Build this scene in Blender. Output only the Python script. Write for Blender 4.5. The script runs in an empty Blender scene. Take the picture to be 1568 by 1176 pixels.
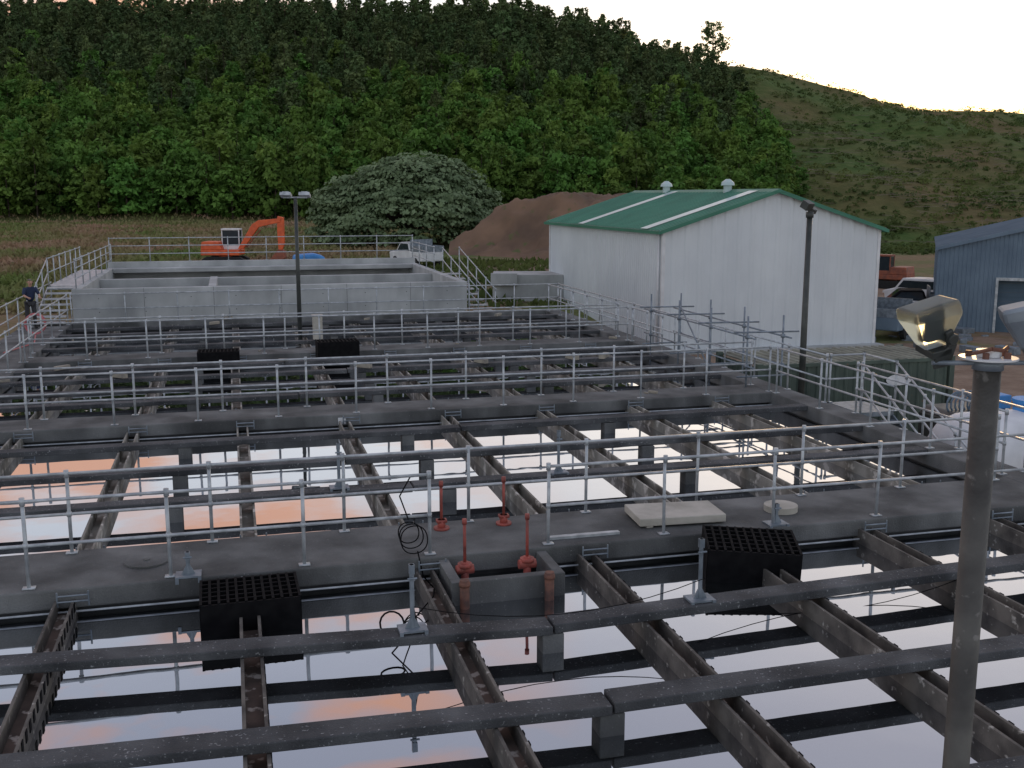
import bpy, bmesh, math, random
import numpy as np
from mathutils import Vector, Matrix, noise as mnoise
random.seed(7); rng=np.random.default_rng(7)
S=bpy.context.scene
AZ=math.radians(14.8); PITCH=math.radians(10.1)
CAMZ=4.5; G=-2.4; WZ=-.33
def site(w,u,z=0.0):
    return Vector((math.sin(AZ)*w+math.cos(AZ)*u, math.cos(AZ)*w-math.sin(AZ)*u, z))
# ------------------------------------------------------------------ materials
def newmat(name):
    m=bpy.data.materials.new(name); m.use_nodes=True
    return m,m.node_tree.nodes,m.node_tree.links,m.node_tree.nodes['Principled BSDF']
def mat(name,c1,c2=None,scale=4,rough=.7,metal=0,bump=0,detail=6,lo=.35,hi=.65,c3=None,s3=60,t3=.62,spec=None,coord='Object',rnd=0,bscale=None,trans=0,stain=0,zst=.45):
    m,n,l,b=newmat(name)
    b.inputs['Roughness'].default_value=rough; b.inputs['Metallic'].default_value=metal
    if spec is not None: b.inputs['Specular IOR Level'].default_value=spec
    tc=n.new('ShaderNodeTexCoord')
    if c2 is None: c2=tuple(x*.8 for x in c1)
    ns=n.new('ShaderNodeTexNoise'); ns.inputs['Scale'].default_value=scale; ns.inputs['Detail'].default_value=detail
    l.new(tc.outputs[coord],ns.inputs['Vector'])
    r=n.new('ShaderNodeValToRGB'); r.color_ramp.elements[0].position=lo; r.color_ramp.elements[1].position=hi
    r.color_ramp.elements[0].color=(*c2,1); r.color_ramp.elements[1].color=(*c1,1)
    l.new(ns.outputs['Fac'],r.inputs['Fac']); out=r.outputs['Color']
    if c3 is not None:
        n3=n.new('ShaderNodeTexNoise'); n3.inputs['Scale'].default_value=s3; n3.inputs['Detail'].default_value=3
        l.new(tc.outputs[coord],n3.inputs['Vector'])
        r3=n.new('ShaderNodeValToRGB'); r3.color_ramp.elements[0].position=t3; r3.color_ramp.elements[1].position=t3+.08
        l.new(n3.outputs['Fac'],r3.inputs['Fac'])
        mx=n.new('ShaderNodeMixRGB'); mx.inputs[2].default_value=(*c3,1)
        l.new(r3.outputs['Color'],mx.inputs[0]); l.new(out,mx.inputs[1]); out=mx.outputs[0]
    if stain:
        mp=n.new('ShaderNodeMapping'); mp.inputs['Scale'].default_value=(1,1,zst); l.new(tc.outputs[coord],mp.inputs[0])
        n4=n.new('ShaderNodeTexNoise'); n4.inputs['Scale'].default_value=1.4; n4.inputs['Detail'].default_value=9; l.new(mp.outputs[0],n4.inputs['Vector'])
        r4=n.new('ShaderNodeValToRGB'); r4.color_ramp.elements[0].position=.36; r4.color_ramp.elements[1].position=.62
        k=1-stain; r4.color_ramp.elements[0].color=(k,k,k,1); r4.color_ramp.elements[1].color=(1,1,1,1); l.new(n4.outputs['Fac'],r4.inputs[0])
        mm=n.new('ShaderNodeMixRGB'); mm.blend_type='MULTIPLY'; mm.inputs[0].default_value=1; l.new(out,mm.inputs[1]); l.new(r4.outputs[0],mm.inputs[2]); out=mm.outputs[0]
    if rnd:
        oi=n.new('ShaderNodeObjectInfo'); h=n.new('ShaderNodeHueSaturation')
        mr=n.new('ShaderNodeMapRange'); mr.inputs['To Min'].default_value=1-rnd; mr.inputs['To Max'].default_value=1+rnd
        mh=n.new('ShaderNodeMapRange'); mh.inputs['To Min'].default_value=.475; mh.inputs['To Max'].default_value=.52
        wn=n.new('ShaderNodeMath'); wn.operation='FRACT'; wm=n.new('ShaderNodeMath'); wm.operation='MULTIPLY'; wm.inputs[1].default_value=7.31
        l.new(oi.outputs['Random'],wm.inputs[0]); l.new(wm.outputs[0],wn.inputs[0]); l.new(wn.outputs[0],mh.inputs['Value'])
        l.new(oi.outputs['Random'],mr.inputs['Value']); l.new(mr.outputs[0],h.inputs['Value']); l.new(mh.outputs[0],h.inputs['Hue'])
        l.new(out,h.inputs['Color']); out=h.outputs['Color']
    l.new(out,b.inputs['Base Color'])
    if bump:
        nb=n.new('ShaderNodeTexNoise'); nb.inputs['Scale'].default_value=bscale or scale*6; nb.inputs['Detail'].default_value=5
        l.new(tc.outputs[coord],nb.inputs['Vector'])
        bp=n.new('ShaderNodeBump'); bp.inputs['Strength'].default_value=bump; bp.inputs['Distance'].default_value=.02
        l.new(nb.outputs['Fac'],bp.inputs['Height']); l.new(bp.outputs['Normal'],b.inputs['Normal'])
    if trans:
        tr=n.new('ShaderNodeBsdfTranslucent'); l.new(out,tr.inputs['Color']); ms=n.new('ShaderNodeMixShader'); ms.inputs[0].default_value=trans
        l.new(b.outputs[0],ms.inputs[1]); l.new(tr.outputs[0],ms.inputs[2]); l.new(ms.outputs[0],n['Material Output'].inputs[0])
    return m
M={}
M['walk']=mat('walkway_concrete',(.215,.22,.215),(.10,.103,.102),.9,.9,bump=.5,c3=(.33,.33,.32),s3=35,t3=.66,bscale=40,lo=.3,hi=.7,stain=.45,spec=.3)
M['beam']=mat('beam_aggregate',(.125,.13,.135),(.045,.048,.053),1.3,.8,bump=.7,c3=(.33,.34,.345),s3=32,t3=.635,bscale=55,stain=.4,spec=.35)
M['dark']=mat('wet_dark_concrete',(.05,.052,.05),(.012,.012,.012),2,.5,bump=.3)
M['light']=mat('pale_concrete',(.50,.515,.51),(.36,.375,.375),.5,.85,bump=.25,bscale=20,stain=.22)
M['pale2']=mat('slab_concrete',(.52,.49,.43),(.36,.34,.29),2.5,.8,bump=.3)
M['galv']=mat('galvanised_steel',(.54,.57,.59),(.33,.355,.375),6,.45,metal=.3)
M['galvd']=mat('dull_galvanised',(.27,.31,.35),(.15,.18,.21),6,.5,metal=.4)
M['laun']=mat('launder_channel',(.16,.145,.125),(.055,.05,.045),3,.8,bump=.4,c3=(.40,.38,.34),s3=9,t3=.63)
M['launl']=mat('launder_pale',(.30,.285,.25),(.13,.12,.10),2,.8,bump=.4,c3=(.5,.47,.42),s3=5,t3=.58)
M['rust']=mat('launder_floor',(.14,.10,.08),(.05,.04,.034),3,.85,c3=(.42,.38,.34),s3=7,t3=.57)
M['red']=mat('red_painted_iron',(.40,.085,.065),(.20,.05,.04),8,.6)
M['brownpipe']=mat('rusty_pipe',(.20,.085,.055),(.08,.042,.033),10,.7)
M['black']=mat('black_plastic',(.010,.010,.011),(.005,.005,.006),8,.8,spec=.1)
M['rubber']=mat('rubber',(.02,.02,.02),(.01,.01,.01),8,.8)
M['tan']=mat('pier_concrete',(.38,.34,.27),(.22,.2,.17),4,.8)
M['white']=mat('white_paint',(.75,.76,.77),(.62,.63,.64),2,.45)
M['orange']=mat('orange_paint',(.80,.13,.03),(.6,.09,.025),3,.45)
M['brownmach']=mat('worn_machine_paint',(.35,.10,.05),(.2,.07,.045),3,.6)
M['glass']=mat('dark_glass',(.03,.04,.05),(.02,.03,.04),3,.05)
M['blue']=mat('blue_tarp',(.06,.28,.65),(.04,.2,.5),2,.5)
M['bluegrey']=mat('blue_grey_cladding',(.155,.215,.275),(.115,.165,.22),.8,.6)
M['bgroof']=mat('blue_grey_roof',(.11,.155,.20),(.085,.125,.165),.8,.95,spec=.05)
M['green']=mat('green_roof',(.05,.22,.14),(.035,.165,.105),.6,.5)
M['clad']=mat('white_cladding',(.69,.73,.75),(.62,.66,.69),.35,.4,stain=.05)
M['sky_lite']=mat('translucent_skylight',(.50,.62,.62),(.42,.53,.53),1,.3)
M['cont']=mat('container_paint',(.085,.12,.095),(.05,.072,.06),1.5,.6,c3=(.14,.09,.06),s3=6,t3=.68)
M['controof']=mat('container_roof',(.26,.27,.22),(.15,.155,.13),1.2,.8,spec=.2)
M['poled']=mat('dark_pole_paint',(.055,.06,.055),(.03,.035,.032),5,.45)
M['poler']=mat('weathered_pole',(.10,.095,.083),(.042,.039,.034),4,.55,bump=.3,metal=.1,c3=(.17,.16,.145),s3=18,t3=.64)
M['dirt']=mat('mound_soil',(.22,.135,.085),(.12,.077,.052),.3,.95,bump=1,c3=(.10,.11,.04),s3=.9,t3=.60)
M['bark']=mat('bark',(.10,.075,.055),(.05,.04,.03),5,.9)
M['leafA']=mat('foliage_bright',(.15,.27,.055),(.062,.125,.025),.5,.75,rnd=.28,spec=.15,trans=.28)
M['leafB']=mat('foliage_dark_pine',(.13,.185,.07),(.056,.09,.035),.5,.8,rnd=.32,spec=.15,trans=.28)
M['leafC']=mat('foliage_grey_green',(.245,.325,.175),(.10,.15,.07),.45,.7,spec=.25,trans=.25)
M['scrub']=mat('scrub_foliage',(.15,.18,.055),(.06,.10,.03),.06,.85,spec=.2,trans=.4)
M['twig']=mat('bare_twigs',(.24,.19,.155),(.14,.11,.09),.3,.9)
M['straw']=mat('meadow_grass_blades',(.36,.235,.16),(.16,.21,.065),.10,.9,spec=.1,trans=.2)
M['skin']=mat('skin',(.48,.27,.20),(.44,.24,.17),5,.6)
M['hair']=mat('grey_hair',(.16,.14,.12),(.10,.09,.08),20,.8)
M['navy']=mat('navy_shirt',(.02,.035,.09),(.015,.025,.06),5,.8)
M['trous']=mat('dark_trousers',(.05,.05,.055),(.03,.03,.035),5,.85)
M['pink']=mat('faded_red_hose',(.55,.16,.17),(.45,.12,.13),5,.5)
# water
m,n,l,b=newmat('still_water'); n.remove(b)
d=n.new('ShaderNodeBsdfDiffuse'); d.inputs[0].default_value=(.010,.012,.011,1)
g=n.new('ShaderNodeBsdfGlossy'); g.inputs[0].default_value=(.93,.95,1,1); g.inputs['Roughness'].default_value=.012
lw=n.new('ShaderNodeLayerWeight'); lw.inputs['Blend'].default_value=.5
mr=n.new('ShaderNodeMapRange'); mr.inputs['From Min'].default_value=.3; mr.inputs['From Max'].default_value=.85; mr.inputs['To Min'].default_value=.46; mr.inputs['To Max'].default_value=.76
l.new(lw.outputs['Facing'],mr.inputs['Value'])
mx=n.new('ShaderNodeMixShader'); l.new(mr.outputs[0],mx.inputs[0])
l.new(d.outputs[0],mx.inputs[1]); l.new(g.outputs[0],mx.inputs[2]); l.new(mx.outputs[0],n['Material Output'].inputs[0])
tc=n.new('ShaderNodeTexCoord'); ns=n.new('ShaderNodeTexNoise'); ns.inputs['Scale'].default_value=1.2
l.new(tc.outputs['Object'],ns.inputs['Vector']); bp=n.new('ShaderNodeBump'); bp.inputs['Strength'].default_value=.04; bp.inputs['Distance'].default_value=.05
l.new(ns.outputs['Fac'],bp.inputs['Height']); l.new(bp.outputs[0],g.inputs['Normal'])
M['water']=m
# ground
m,n,l,b=newmat('ground_surface'); b.inputs['Roughness'].default_value=.95; b.inputs['Specular IOR Level'].default_value=.1
tc=n.new('ShaderNodeTexCoord')
def noise(sc,det=6):
    x=n.new('ShaderNodeTexNoise'); x.inputs['Scale'].default_value=sc; x.inputs['Detail'].default_value=det; l.new(tc.outputs['Object'],x.inputs['Vector']); return x.outputs['Fac']
def ramp(src,p0,c0,p1,c1):
    r=n.new('ShaderNodeValToRGB'); r.color_ramp.elements[0].position=p0; r.color_ramp.elements[1].position=p1
    r.color_ramp.elements[0].color=(*c0,1); r.color_ramp.elements[1].color=(*c1,1); l.new(src,r.inputs['Fac']); return r.outputs['Color']
def mixc(f,a,bb):
    x=n.new('ShaderNodeMixRGB'); l.new(f,x.inputs[0]); l.new(a,x.inputs[1]); l.new(bb,x.inputs[2]); return x.outputs[0]
gr=ramp(noise(.09),.4,(.10,.165,.045),.6,(.27,.17,.11))
gr2=ramp(noise(1.5),.3,(.08,.12,.035),.7,(.28,.20,.13))
x=n.new('ShaderNodeMixRGB'); x.inputs[0].default_value=.45; l.new(gr,x.inputs[1]); l.new(gr2,x.inputs[2]); grass=x.outputs[0]
dirt=ramp(noise(.8),.3,(.20,.135,.095),.7,(.34,.255,.19))
at=n.new('ShaderNodeAttribute'); at.attribute_name='dirtmask'
hl=n.new('ShaderNodeAttribute'); hl.attribute_name='hillmask'
hill=ramp(noise(.03,10),.44,(.07,.125,.03),.64,(.16,.11,.055))
hill2=ramp(noise(.5,8),.35,(.045,.075,.022),.7,(.16,.16,.065))
x=n.new('ShaderNodeMixRGB'); x.inputs[0].default_value=.4; l.new(hill,x.inputs[1]); l.new(hill2,x.inputs[2])
c=mixc(hl.outputs['Fac'],grass,x.outputs[0])
ma=n.new('ShaderNodeMath'); ma.operation='MULTIPLY_ADD'; ma.inputs[1].default_value=1
l.new(noise(.35),ma.inputs[2]); l.new(at.outputs['Fac'],ma.inputs[0])
mf=ramp(ma.outputs[0],.85,(0,0,0),1.05,(1,1,1))
c=mixc(mf,c,dirt); l.new(c,b.inputs['Base Color'])
bp=n.new('ShaderNodeBump'); bp.inputs['Strength'].default_value=.8; bp.inputs['Distance'].default_value=.3
l.new(noise(2),bp.inputs['Height']); l.new(bp.outputs[0],b.inputs['Normal'])
M['ground']=m
# ------------------------------------------------------------------ builder
def link(o,parent=None):
    S.collection.objects.link(o)
    if parent is not None: o.parent=parent
    return o
def empty(name,loc=(0,0,0)):
    e=bpy.data.objects.new(name,None); e.empty_display_size=.3; e.location=loc; return link(e)
class B:
    def __init__(s): s.v=[]; s.f=[]
    def box(s,x0,x1,y0,y1,z0,z1,R=None,c=None):
        P=[(x,y,z) for z in (z0,z1) for x,y in ((x0,y0),(x1,y0),(x1,y1),(x0,y1))]
        if R is not None: P=[tuple(R@Vector(p)+(c or Vector())) for p in P]
        k=len(s.v); s.v+=P
        s.f+=[(k+3,k+2,k+1,k),(k+4,k+5,k+6,k+7),(k,k+1,k+5,k+4),(k+1,k+2,k+6,k+5),(k+2,k+3,k+7,k+6),(k+3,k,k+4,k+7)]
    def cyl(s,p,q,r,n=8,r2=None,caps=True):
        p=Vector(p);q=Vector(q); r2=r if r2 is None else r2
        d=(q-p).normalized(); a=d.orthogonal().normalized(); bb=d.cross(a); k=len(s.v)
        for (c,rr) in ((p,r),(q,r2)):
            for i in range(n):
                t=2*math.pi*i/n; s.v.append(tuple(c+a*math.cos(t)*rr+bb*math.sin(t)*rr))
        for i in range(n):
            j=(i+1)%n; s.f.append((k+i,k+j,k+n+j,k+n+i))
        if caps: s.f.append(tuple(k+i for i in reversed(range(n)))); s.f.append(tuple(k+n+i for i in range(n)))
    def tube(s,pts,r,n=6):
        for a,b in zip(pts[:-1],pts[1:]): s.cyl(a,b,r,n)
    def prism(s,poly,axis,a0,a1):
        k=len(s.v); n=len(poly)
        for a in (a0,a1):
            for (p,q) in poly: s.v.append((a,p,q) if axis=='x' else (p,a,q))
        for i in range(n):
            j=(i+1)%n; s.f.append((k+i,k+j,k+n+j,k+n+i))
        s.f.append(tuple(k+i for i in reversed(range(n)))); s.f.append(tuple(k+n+i for i in range(n)))
    def slabxy(s,poly,z0,z1):
        k=len(s.v); n=len(poly)
        for z in (z0,z1):
            for (p,q) in poly: s.v.append((p,q,z))
        for i in range(n):
            j=(i+1)%n; s.f.append((k+i,k+j,k+n+j,k+n+i))
        s.f.append(tuple(k+i for i in reversed(range(n)))); s.f.append(tuple(k+n+i for i in range(n)))
    def obj(s,name,mt,parent=None,bevel=0,smooth=False,loc=None,rot=None):
        me=bpy.data.meshes.new(name); me.from_pydata(s.v,[],s.f); me.materials.append(M[mt] if isinstance(mt,str) else mt)
        bm=bmesh.new(); bm.from_mesh(me); bmesh.ops.recalc_face_normals(bm,faces=bm.faces); bm.to_mesh(me); bm.free()
        if smooth:
            for p in me.polygons: p.use_smooth=len(p.vertices)==4
        o=bpy.data.objects.new(name,me)
        if bevel:
            md=o.modifiers.new('bev','BEVEL'); md.width=bevel; md.segments=2; md.limit_method='ANGLE'
        if loc is not None: o.location=loc
        if rot is not None: o.rotation_euler=rot
        return link(o,parent)
def quads(name,centers,sizes,mt,parent=None,up=.0,asp=1.0,do_link=True,nrm=None):
    N=len(centers); a=rng.normal(size=(N,3))
    if nrm is not None: a=a*.6+nrm
    a/=np.linalg.norm(a,axis=1)[:,None]
    t=rng.normal(size=(N,3)); t[:,2]+=up*3; t-=a*(t*a).sum(1)[:,None]; t/=np.linalg.norm(t,axis=1)[:,None]+1e-9
    bb=np.cross(a,t); sz=np.asarray(sizes)[:,None]
    j=lambda: (1+.5*(rng.random((N,1))-.5))
    v=np.stack([centers-t*sz*asp*j(),centers+bb*sz*j(),centers+t*sz*asp*j(),centers-bb*sz*j()],1).reshape(-1,3)
    me=bpy.data.meshes.new(name); me.from_pydata(v.tolist(),[],np.arange(4*N).reshape(N,4).tolist()); me.materials.append(M[mt])
    o=bpy.data.objects.new(name,me)
    if do_link: link(o,parent)
    return o
# ------------------------------------------------------------------ terrain
def ss(a,b,x): t=np.clip((x-a)/(b-a),0,1); return t*t*(3-2*t)
CU=[-400,-143,0,30,50,61,96,109,143,250,500]; CZ=[50,48,47,43,37.5,39,33,28,26,30,38]
def hz(u,w):
    u=np.asarray(u,float); w=np.asarray(w,float)
    k=1-ss(2,30,u)
    base=G+(np.interp(w,[48,72,95,150],[G,-.4,.3,1.0])-G)*k
    c=np.interp(u,CU,CZ)
    s=np.clip((w-146)/(300-146),0,1)
    wob=1.3*np.sin(u*.11+w*.05)*np.sin(w*.07+1)+.7*np.sin(u*.31+1.7)*np.sin(w*.23)+ (1-k)*1.5*np.sin(u*.09+2)*np.sin(w*.045)
    z=base+(c-base)*(s**1.08)+wob*ss(150,185,w)*(1-.5*ss(290,310,w))
    return z-ss(305,420,w)*12
us=np.arange(-420,520,4.0); ws=np.concatenate([np.arange(-80,130,4.0),np.arange(130,330,3.0),np.arange(330,800,12.0)])
U,W=np.meshgrid(us,ws); Z=hz(U,W)
X=math.sin(AZ)*W+math.cos(AZ)*U; Y=math.cos(AZ)*W-math.sin(AZ)*U
nv=np.stack([X,Y,Z],-1).reshape(-1,3); nu=len(us); fs=[]
for i in range(len(ws)-1):
    for j in range(nu-1):
        k=i*nu+j; fs.append((k,k+1,k+nu+1,k+nu))
me=bpy.data.meshes.new('ground'); me.from_pydata(nv.tolist(),[],fs); me.materials.append(M['ground'])
dm=np.zeros(len(nv)); Uf=U.ravel(); Wf=W.ravel()
dm=np.where(Wf<52,.6,0)
dm=np.maximum(dm,.66*np.exp(-(((Uf-1)/7)**2+((Wf-71)/15)**2)))
dm=np.maximum(dm,.7*np.exp(-(((Uf-30)/16)**2+((Wf-68)/24)**2)))
dm=np.maximum(dm,.6*np.exp(-(((Uf+17)/8)**2+((Wf-84)/7)**2)))
a=me.attributes.new('dirtmask','FLOAT','POINT'); a.data.foreach_set('value',dm.astype(np.float32))
hm=ss(120,150,Wf)
a=me.attributes.new('hillmask','FLOAT','POINT'); a.data.foreach_set('value',hm.astype(np.float32))
for p in me.polygons: p.use_smooth=True
link(bpy.data.objects.new('ground',me))
# ------------------------------------------------------------------ treatment tanks
tank=empty('concrete_treatment_tank')
XL,XR=-5.6,12.0; RW=.62
WALKS=[(12.6,14.05),(21.8,22.95),(31.0,32.1)]
DT=.24
b=B()
for (y0,y1) in WALKS: b.box(XL-.02,XR+.02,y0,y1,-DT,0)
b.obj('walkway_deck','walk',tank,.02)
b=B()
b.box(XR,XR+RW,-4,40.55,-.3,0.004); b.box(XL-1.6,XL,-4,40.55,-.3,0.004)
b.box(XL,XR,40.2,40.55,-.3,.002)
b.obj('perimeter_walkway','walk',tank,.02)
b=B()
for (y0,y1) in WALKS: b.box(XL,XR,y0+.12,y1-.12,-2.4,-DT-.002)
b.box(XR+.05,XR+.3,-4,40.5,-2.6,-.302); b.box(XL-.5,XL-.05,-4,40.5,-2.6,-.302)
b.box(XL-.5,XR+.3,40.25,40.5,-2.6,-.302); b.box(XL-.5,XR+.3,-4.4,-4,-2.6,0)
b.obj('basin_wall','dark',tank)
b=B(); b.box(XR+.32,XR+RW-.05,-4,40.5,-2.6,-.303); b.box(XL-1.55,XL-.55,-4,40.5,-2.6,-.303); b.obj('outer_wall','walk',tank)
b=B()
b.v=[(XL-.04,-4,WZ),(XR+.04,-4,WZ),(XR+.04,40.3,WZ),(XL-.04,40.3,WZ)]; b.f=[(0,1,2,3)]
b.obj('water','water',None)
BEAMS=[(4.2,0,0),(6.3,.1,.1),(8.32,.28,.12),(10.15,.55,.5),(16.0,.1,.0),(17.95,.05,.1),(20.05,0,.1),(24.4,0,0),(26.0,0,0),(27.7,0,.1),(29.4,0,.05),(33.7,0,0),(35.3,0,0),(37.0,0,0),(38.7,0,0)]
b=B(); wd=.30
for i,(y,dl,dr) in enumerate(BEAMS):
    j=3.15 if y<12 else random.uniform(1,6); z=-.02
    b.slabxy([(XL,y+dl*1.3),(j-.012,y),(j-.012,y+wd),(XL,y+wd+dl*1.3)],z-.095,z)
    b.slabxy([(j+.012,y+.02),(XR,y+.02+dr),(XR,y+wd+.02+dr),(j+.012,y+wd+.02)],z-.09,z+.014)
b.obj('cross_beam','beam',tank,.012)
LX=[-4.15,-2.05,0.02,2.17,4.33,6.42,8.5,10.6]
b=B()
for (y,_,_) in BEAMS:
    for jx in ((3.15,) if y<12 else (-1,3.2,7.4)):
        b.box(jx-.12,jx+.12,y+.03,y+.27,-1.6,-.118)
b.obj('beam_pier','walk',tank,.01)
bays=[(-3.5,12.72),(13.93,21.92),(22.83,31.12),(31.98,40.2)]
for bi,(y0,y1) in enumerate(bays):
    b=B(); fl=B()
    for x in LX:
        dxx=0 if bi==0 else random.uniform(-.06,.06)
        for sx in (-.115,.08): b.box(x+dxx+sx,x+dxx+sx+.035,y0,y1,-.45,-.125)
        fl.box(x+dxx-.082,x+dxx+.082,y0,y1,-.45,-.29)
    b.obj('launder_wall','laun' if bi==0 else 'launl',tank,.005); fl.obj('launder_floor','rust' if bi==0 else 'launl',tank)
b=B()
for x in LX[1:]:
    yy=5.0
    while yy<12.5:
        b.box(x+.1155,x+.124,yy,yy+.07,-.23,-.121); yy+=.19
b.obj('weir_notch','black',tank)
b=B()
for (y0,y1) in WALKS:
    for x in LX:
        for yy in (y0-.10,y1+.10):
            x_=x+.1
            b.cyl((x_-.17,yy,-.05),(x_+.17,yy,-.05),.011); b.cyl((x_-.17,yy,-.12),(x_+.17,yy,-.12),.011)
            b.cyl((x_-.17,yy,-.18),(x_-.17,yy,-.0),.011); b.cyl((x_+.17,yy,-.18),(x_+.17,yy,-.0),.011)
b.obj('edge_bracket','galvd',tank)
b=B()
b.cyl((XL,12.56,-.265),(2.3,12.56,-.265),.013); b.cyl((3.85,12.56,-.265),(XR,12.56,-.265),.013); b.cyl((XL,21.75,-.28),(XR,21.75,-.28),.013)
b.obj('conduit','galv',tank)
# ------------------------------------------------------------------ handrails
def rail(pts,name='handrail',sp=1.62,h=1.05,parent=None,mids=(.52,),mt='galv',r=.021,plates=True):
    bb=B()
    for a,c in zip(pts[:-1],pts[1:]):
        a=Vector(a);c=Vector(c); L=(c-a).length; nn=max(1,round(L/sp))
        for i in range(nn+1):
            p=a.lerp(c,i/nn); t=Vector((random.uniform(-.012,.012),random.uniform(-.012,.012),h+.02)); bb.cyl(p,p+t,r*1.1)
            if plates: bb.box(p.x-.07,p.x+.07,p.y-.05,p.y+.05,p.z+.003,p.z+.018)
            bb.cyl(p+Vector((0,0,h-.05)),p+Vector((0,0,h+.045)),r*1.5)
            for m_ in mids: bb.cyl(p+Vector((0,0,m_-.03)),p+Vector((0,0,m_+.03)),r*1.5)
        for z in (h,)+tuple(mids): bb.cyl(a+Vector((0,0,z)),c+Vector((0,0,z)),r)
    return bb.obj(name,mt,parent,smooth=True)
rail([(XL,12.72,0),(2.28,12.72,0)]); rail([(3.85,12.72,0),(XR,12.72,0)])
rail([(XL,13.93,0),(XR-.3,13.93,0)],sp=1.75)
rail([(XL,21.92,0),(XR,21.92,0)]); rail([(XL,22.83,0),(XR,22.83,0)],sp=1.7)
rail([(XL,31.12,0),(XR,31.12,0)]); rail([(XL,31.98,0),(XR,31.98,0)],sp=1.8)
rail([(XL-.1,40.0,0),(XL-.1,24,0),(XL-.1,15,0)],sp=1.8)
rail([(XL-1.5,46,0),(XL-1.5,30,0),(XL-1.5,15,0)],sp=1.8)
XO=XR+RW-.07
rail([(XO,6,0),(XO,19.2,0)],sp=1.7); rail([(XO,20.4,0),(XO,40.3,0)],sp=1.7)
rail([(XR+.07,14.2,0),(XR+.07,21.7,0)],sp=1.7); rail([(XR+.07,28.5,0),(XR+.07,30.9,0)],sp=1.2); rail([(XR+.07,32.2,0),(XR+.07,40,0)],sp=1.7)
rail([(XL,40.3,0),(XO,40.3,0)],sp=1.8)
# outside access stair
pf=empty('access_stair'); sx0,sx1=XR+RW+.02,XR+RW+.85
b=B(); b.box(sx0,sx1,19.2,20.4,-.1,0.0)
for i in range(11): b.box(sx0+.05,sx1-.05,18.9-i*.36,19.12-i*.36,-.2-i*.2,-.17-i*.2)
for x in (sx0+.02,sx1-.02): b.prism([(19.3,-.02),(19.3,-.2),(15.2,G),(15.0,G+.1)],'x',x-.015,x+.015)
b.obj('deck_and_treads','galvd',pf)
b=B()
for y in (19.3,20.3): b.cyl((sx1-.05,y,G),(sx1-.05,y,-.1),.04)
b.obj('legs','galvd',pf)
rail([(sx0,20.4,0),(sx1,20.4,0),(sx1,19.2,0)],parent=pf,name='guard_rail',sp=1.2)
for x in (sx0+.02,sx1): rail([(x,19.2,0),(x,15.2,G+.2)],parent=pf,name='stair_rail',sp=1.3,plates=False)
# scaffolding on the right walkway
b=B()
SY=(22.6,24.6,26.6,28.6)
for x in (11.75,12.68):
    for y in SY:
        b.cyl((x,y,-.32 if x<12 else -1.8),(x,y,1.7),.024)
    for z in (.5,1.2): b.cyl((x,22.2,z),(x,29.1,z+.02),.022)
for y in SY:
    b.cyl((11.4,y,1.32),(13.1,y,1.30),.022); b.cyl((11.5,y,.25),(12.9,y,.25),.022)
b.cyl((11.75,24.6,.1),(11.75,26.6,1.6),.02)
for (x,y,z) in [(x,y,z) for x in (11.75,12.68) for y in SY for z in (.5,1.2)]: b.box(x-.04,x+.04,y-.04,y+.04,z-.04,z+.05)
b.obj('scaffolding','galvd',None,smooth=True)
# ------------------------------------------------------------------ walkway fittings
vb=empty('valve_chamber')
b=B(); x0,x1,y0,y1=2.36,3.78,11.75,12.6
b.box(x0,x1,y0,y0+.13,-.7,-.04); b.box(x0,x0+.13,y0+.13,y1-.003,-.7,-.04); b.box(x1-.13,x1,y0+.13,y1-.003,-.7,-.04); b.box(x0,x1,y0,y1-.003,-.76,-.702)
b.obj('chamber_wall','walk',vb,.01)
b=B(); b.box(x0+.13,x1-.13,y0+.13,y1-.004,-.5,-.45); b.obj('chamber_floor','dark',vb)
b=B()
for x in (2.62,3.42):
    b.cyl((x,12.2,-.5),(x,12.2,.05),.05); b.cyl((x,12.2,.05),(x,12.2,.58),.02); b.cyl((x-.11,12.2,-.05),(x+.11,12.2,-.05),.06,10)
    b.cyl((x,12.2,-.02),(x,12.2,.03),.09,12); b.cyl((x,12.2,.53),(x,12.2,.6),.03)
b.obj('valve','red',vb,smooth=True)
b=B()
for x in (2.5,3.55): b.cyl((x,11.66,-.9),(x,11.66,.02),.058,14); b.cyl((x,11.66,-.06),(x,11.66,-.01),.068,14)
b.obj('pipe','brownpipe',vb,smooth=True)
for i,x in enumerate((2.62,3.5)):
    b=B(); b.cyl((x,13.7,0),(x,13.7,.03),.11,14); b.cyl((x,13.7,0),(x,13.7,.14),.055); b.cyl((x,13.7,.1),(x,13.7,.66),.02)
    b.cyl((x,13.7,.6),(x,13.7,.68),.03); b.box(x-.07,x+.07,13.65,13.75,.1,.14); b.obj('valve_spindle','red',None,smooth=True)
b=B(); b.slabxy([(5.25,13.0),(6.5,12.92),(6.55,13.62),(5.3,13.74)],.03,.14); b.box(5.35,5.45,13.0,13.6,.002,.03); b.box(6.3,6.4,13.0,13.6,.002,.03); b.obj('concrete_cover_slab','pale2',None,.012)
for (x,y,r) in ((-1.19,13.35,.27),(7.55,13.3,.24)):
    b=B(); b.cyl((x,y,.003),(x,y,.025 if r>.25 else .09),r,28); b.cyl((x,y,.02),(x,y,.04),r*.15,10); b.obj('access_cover','pale2' if r<.25 else 'walk',None)
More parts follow.
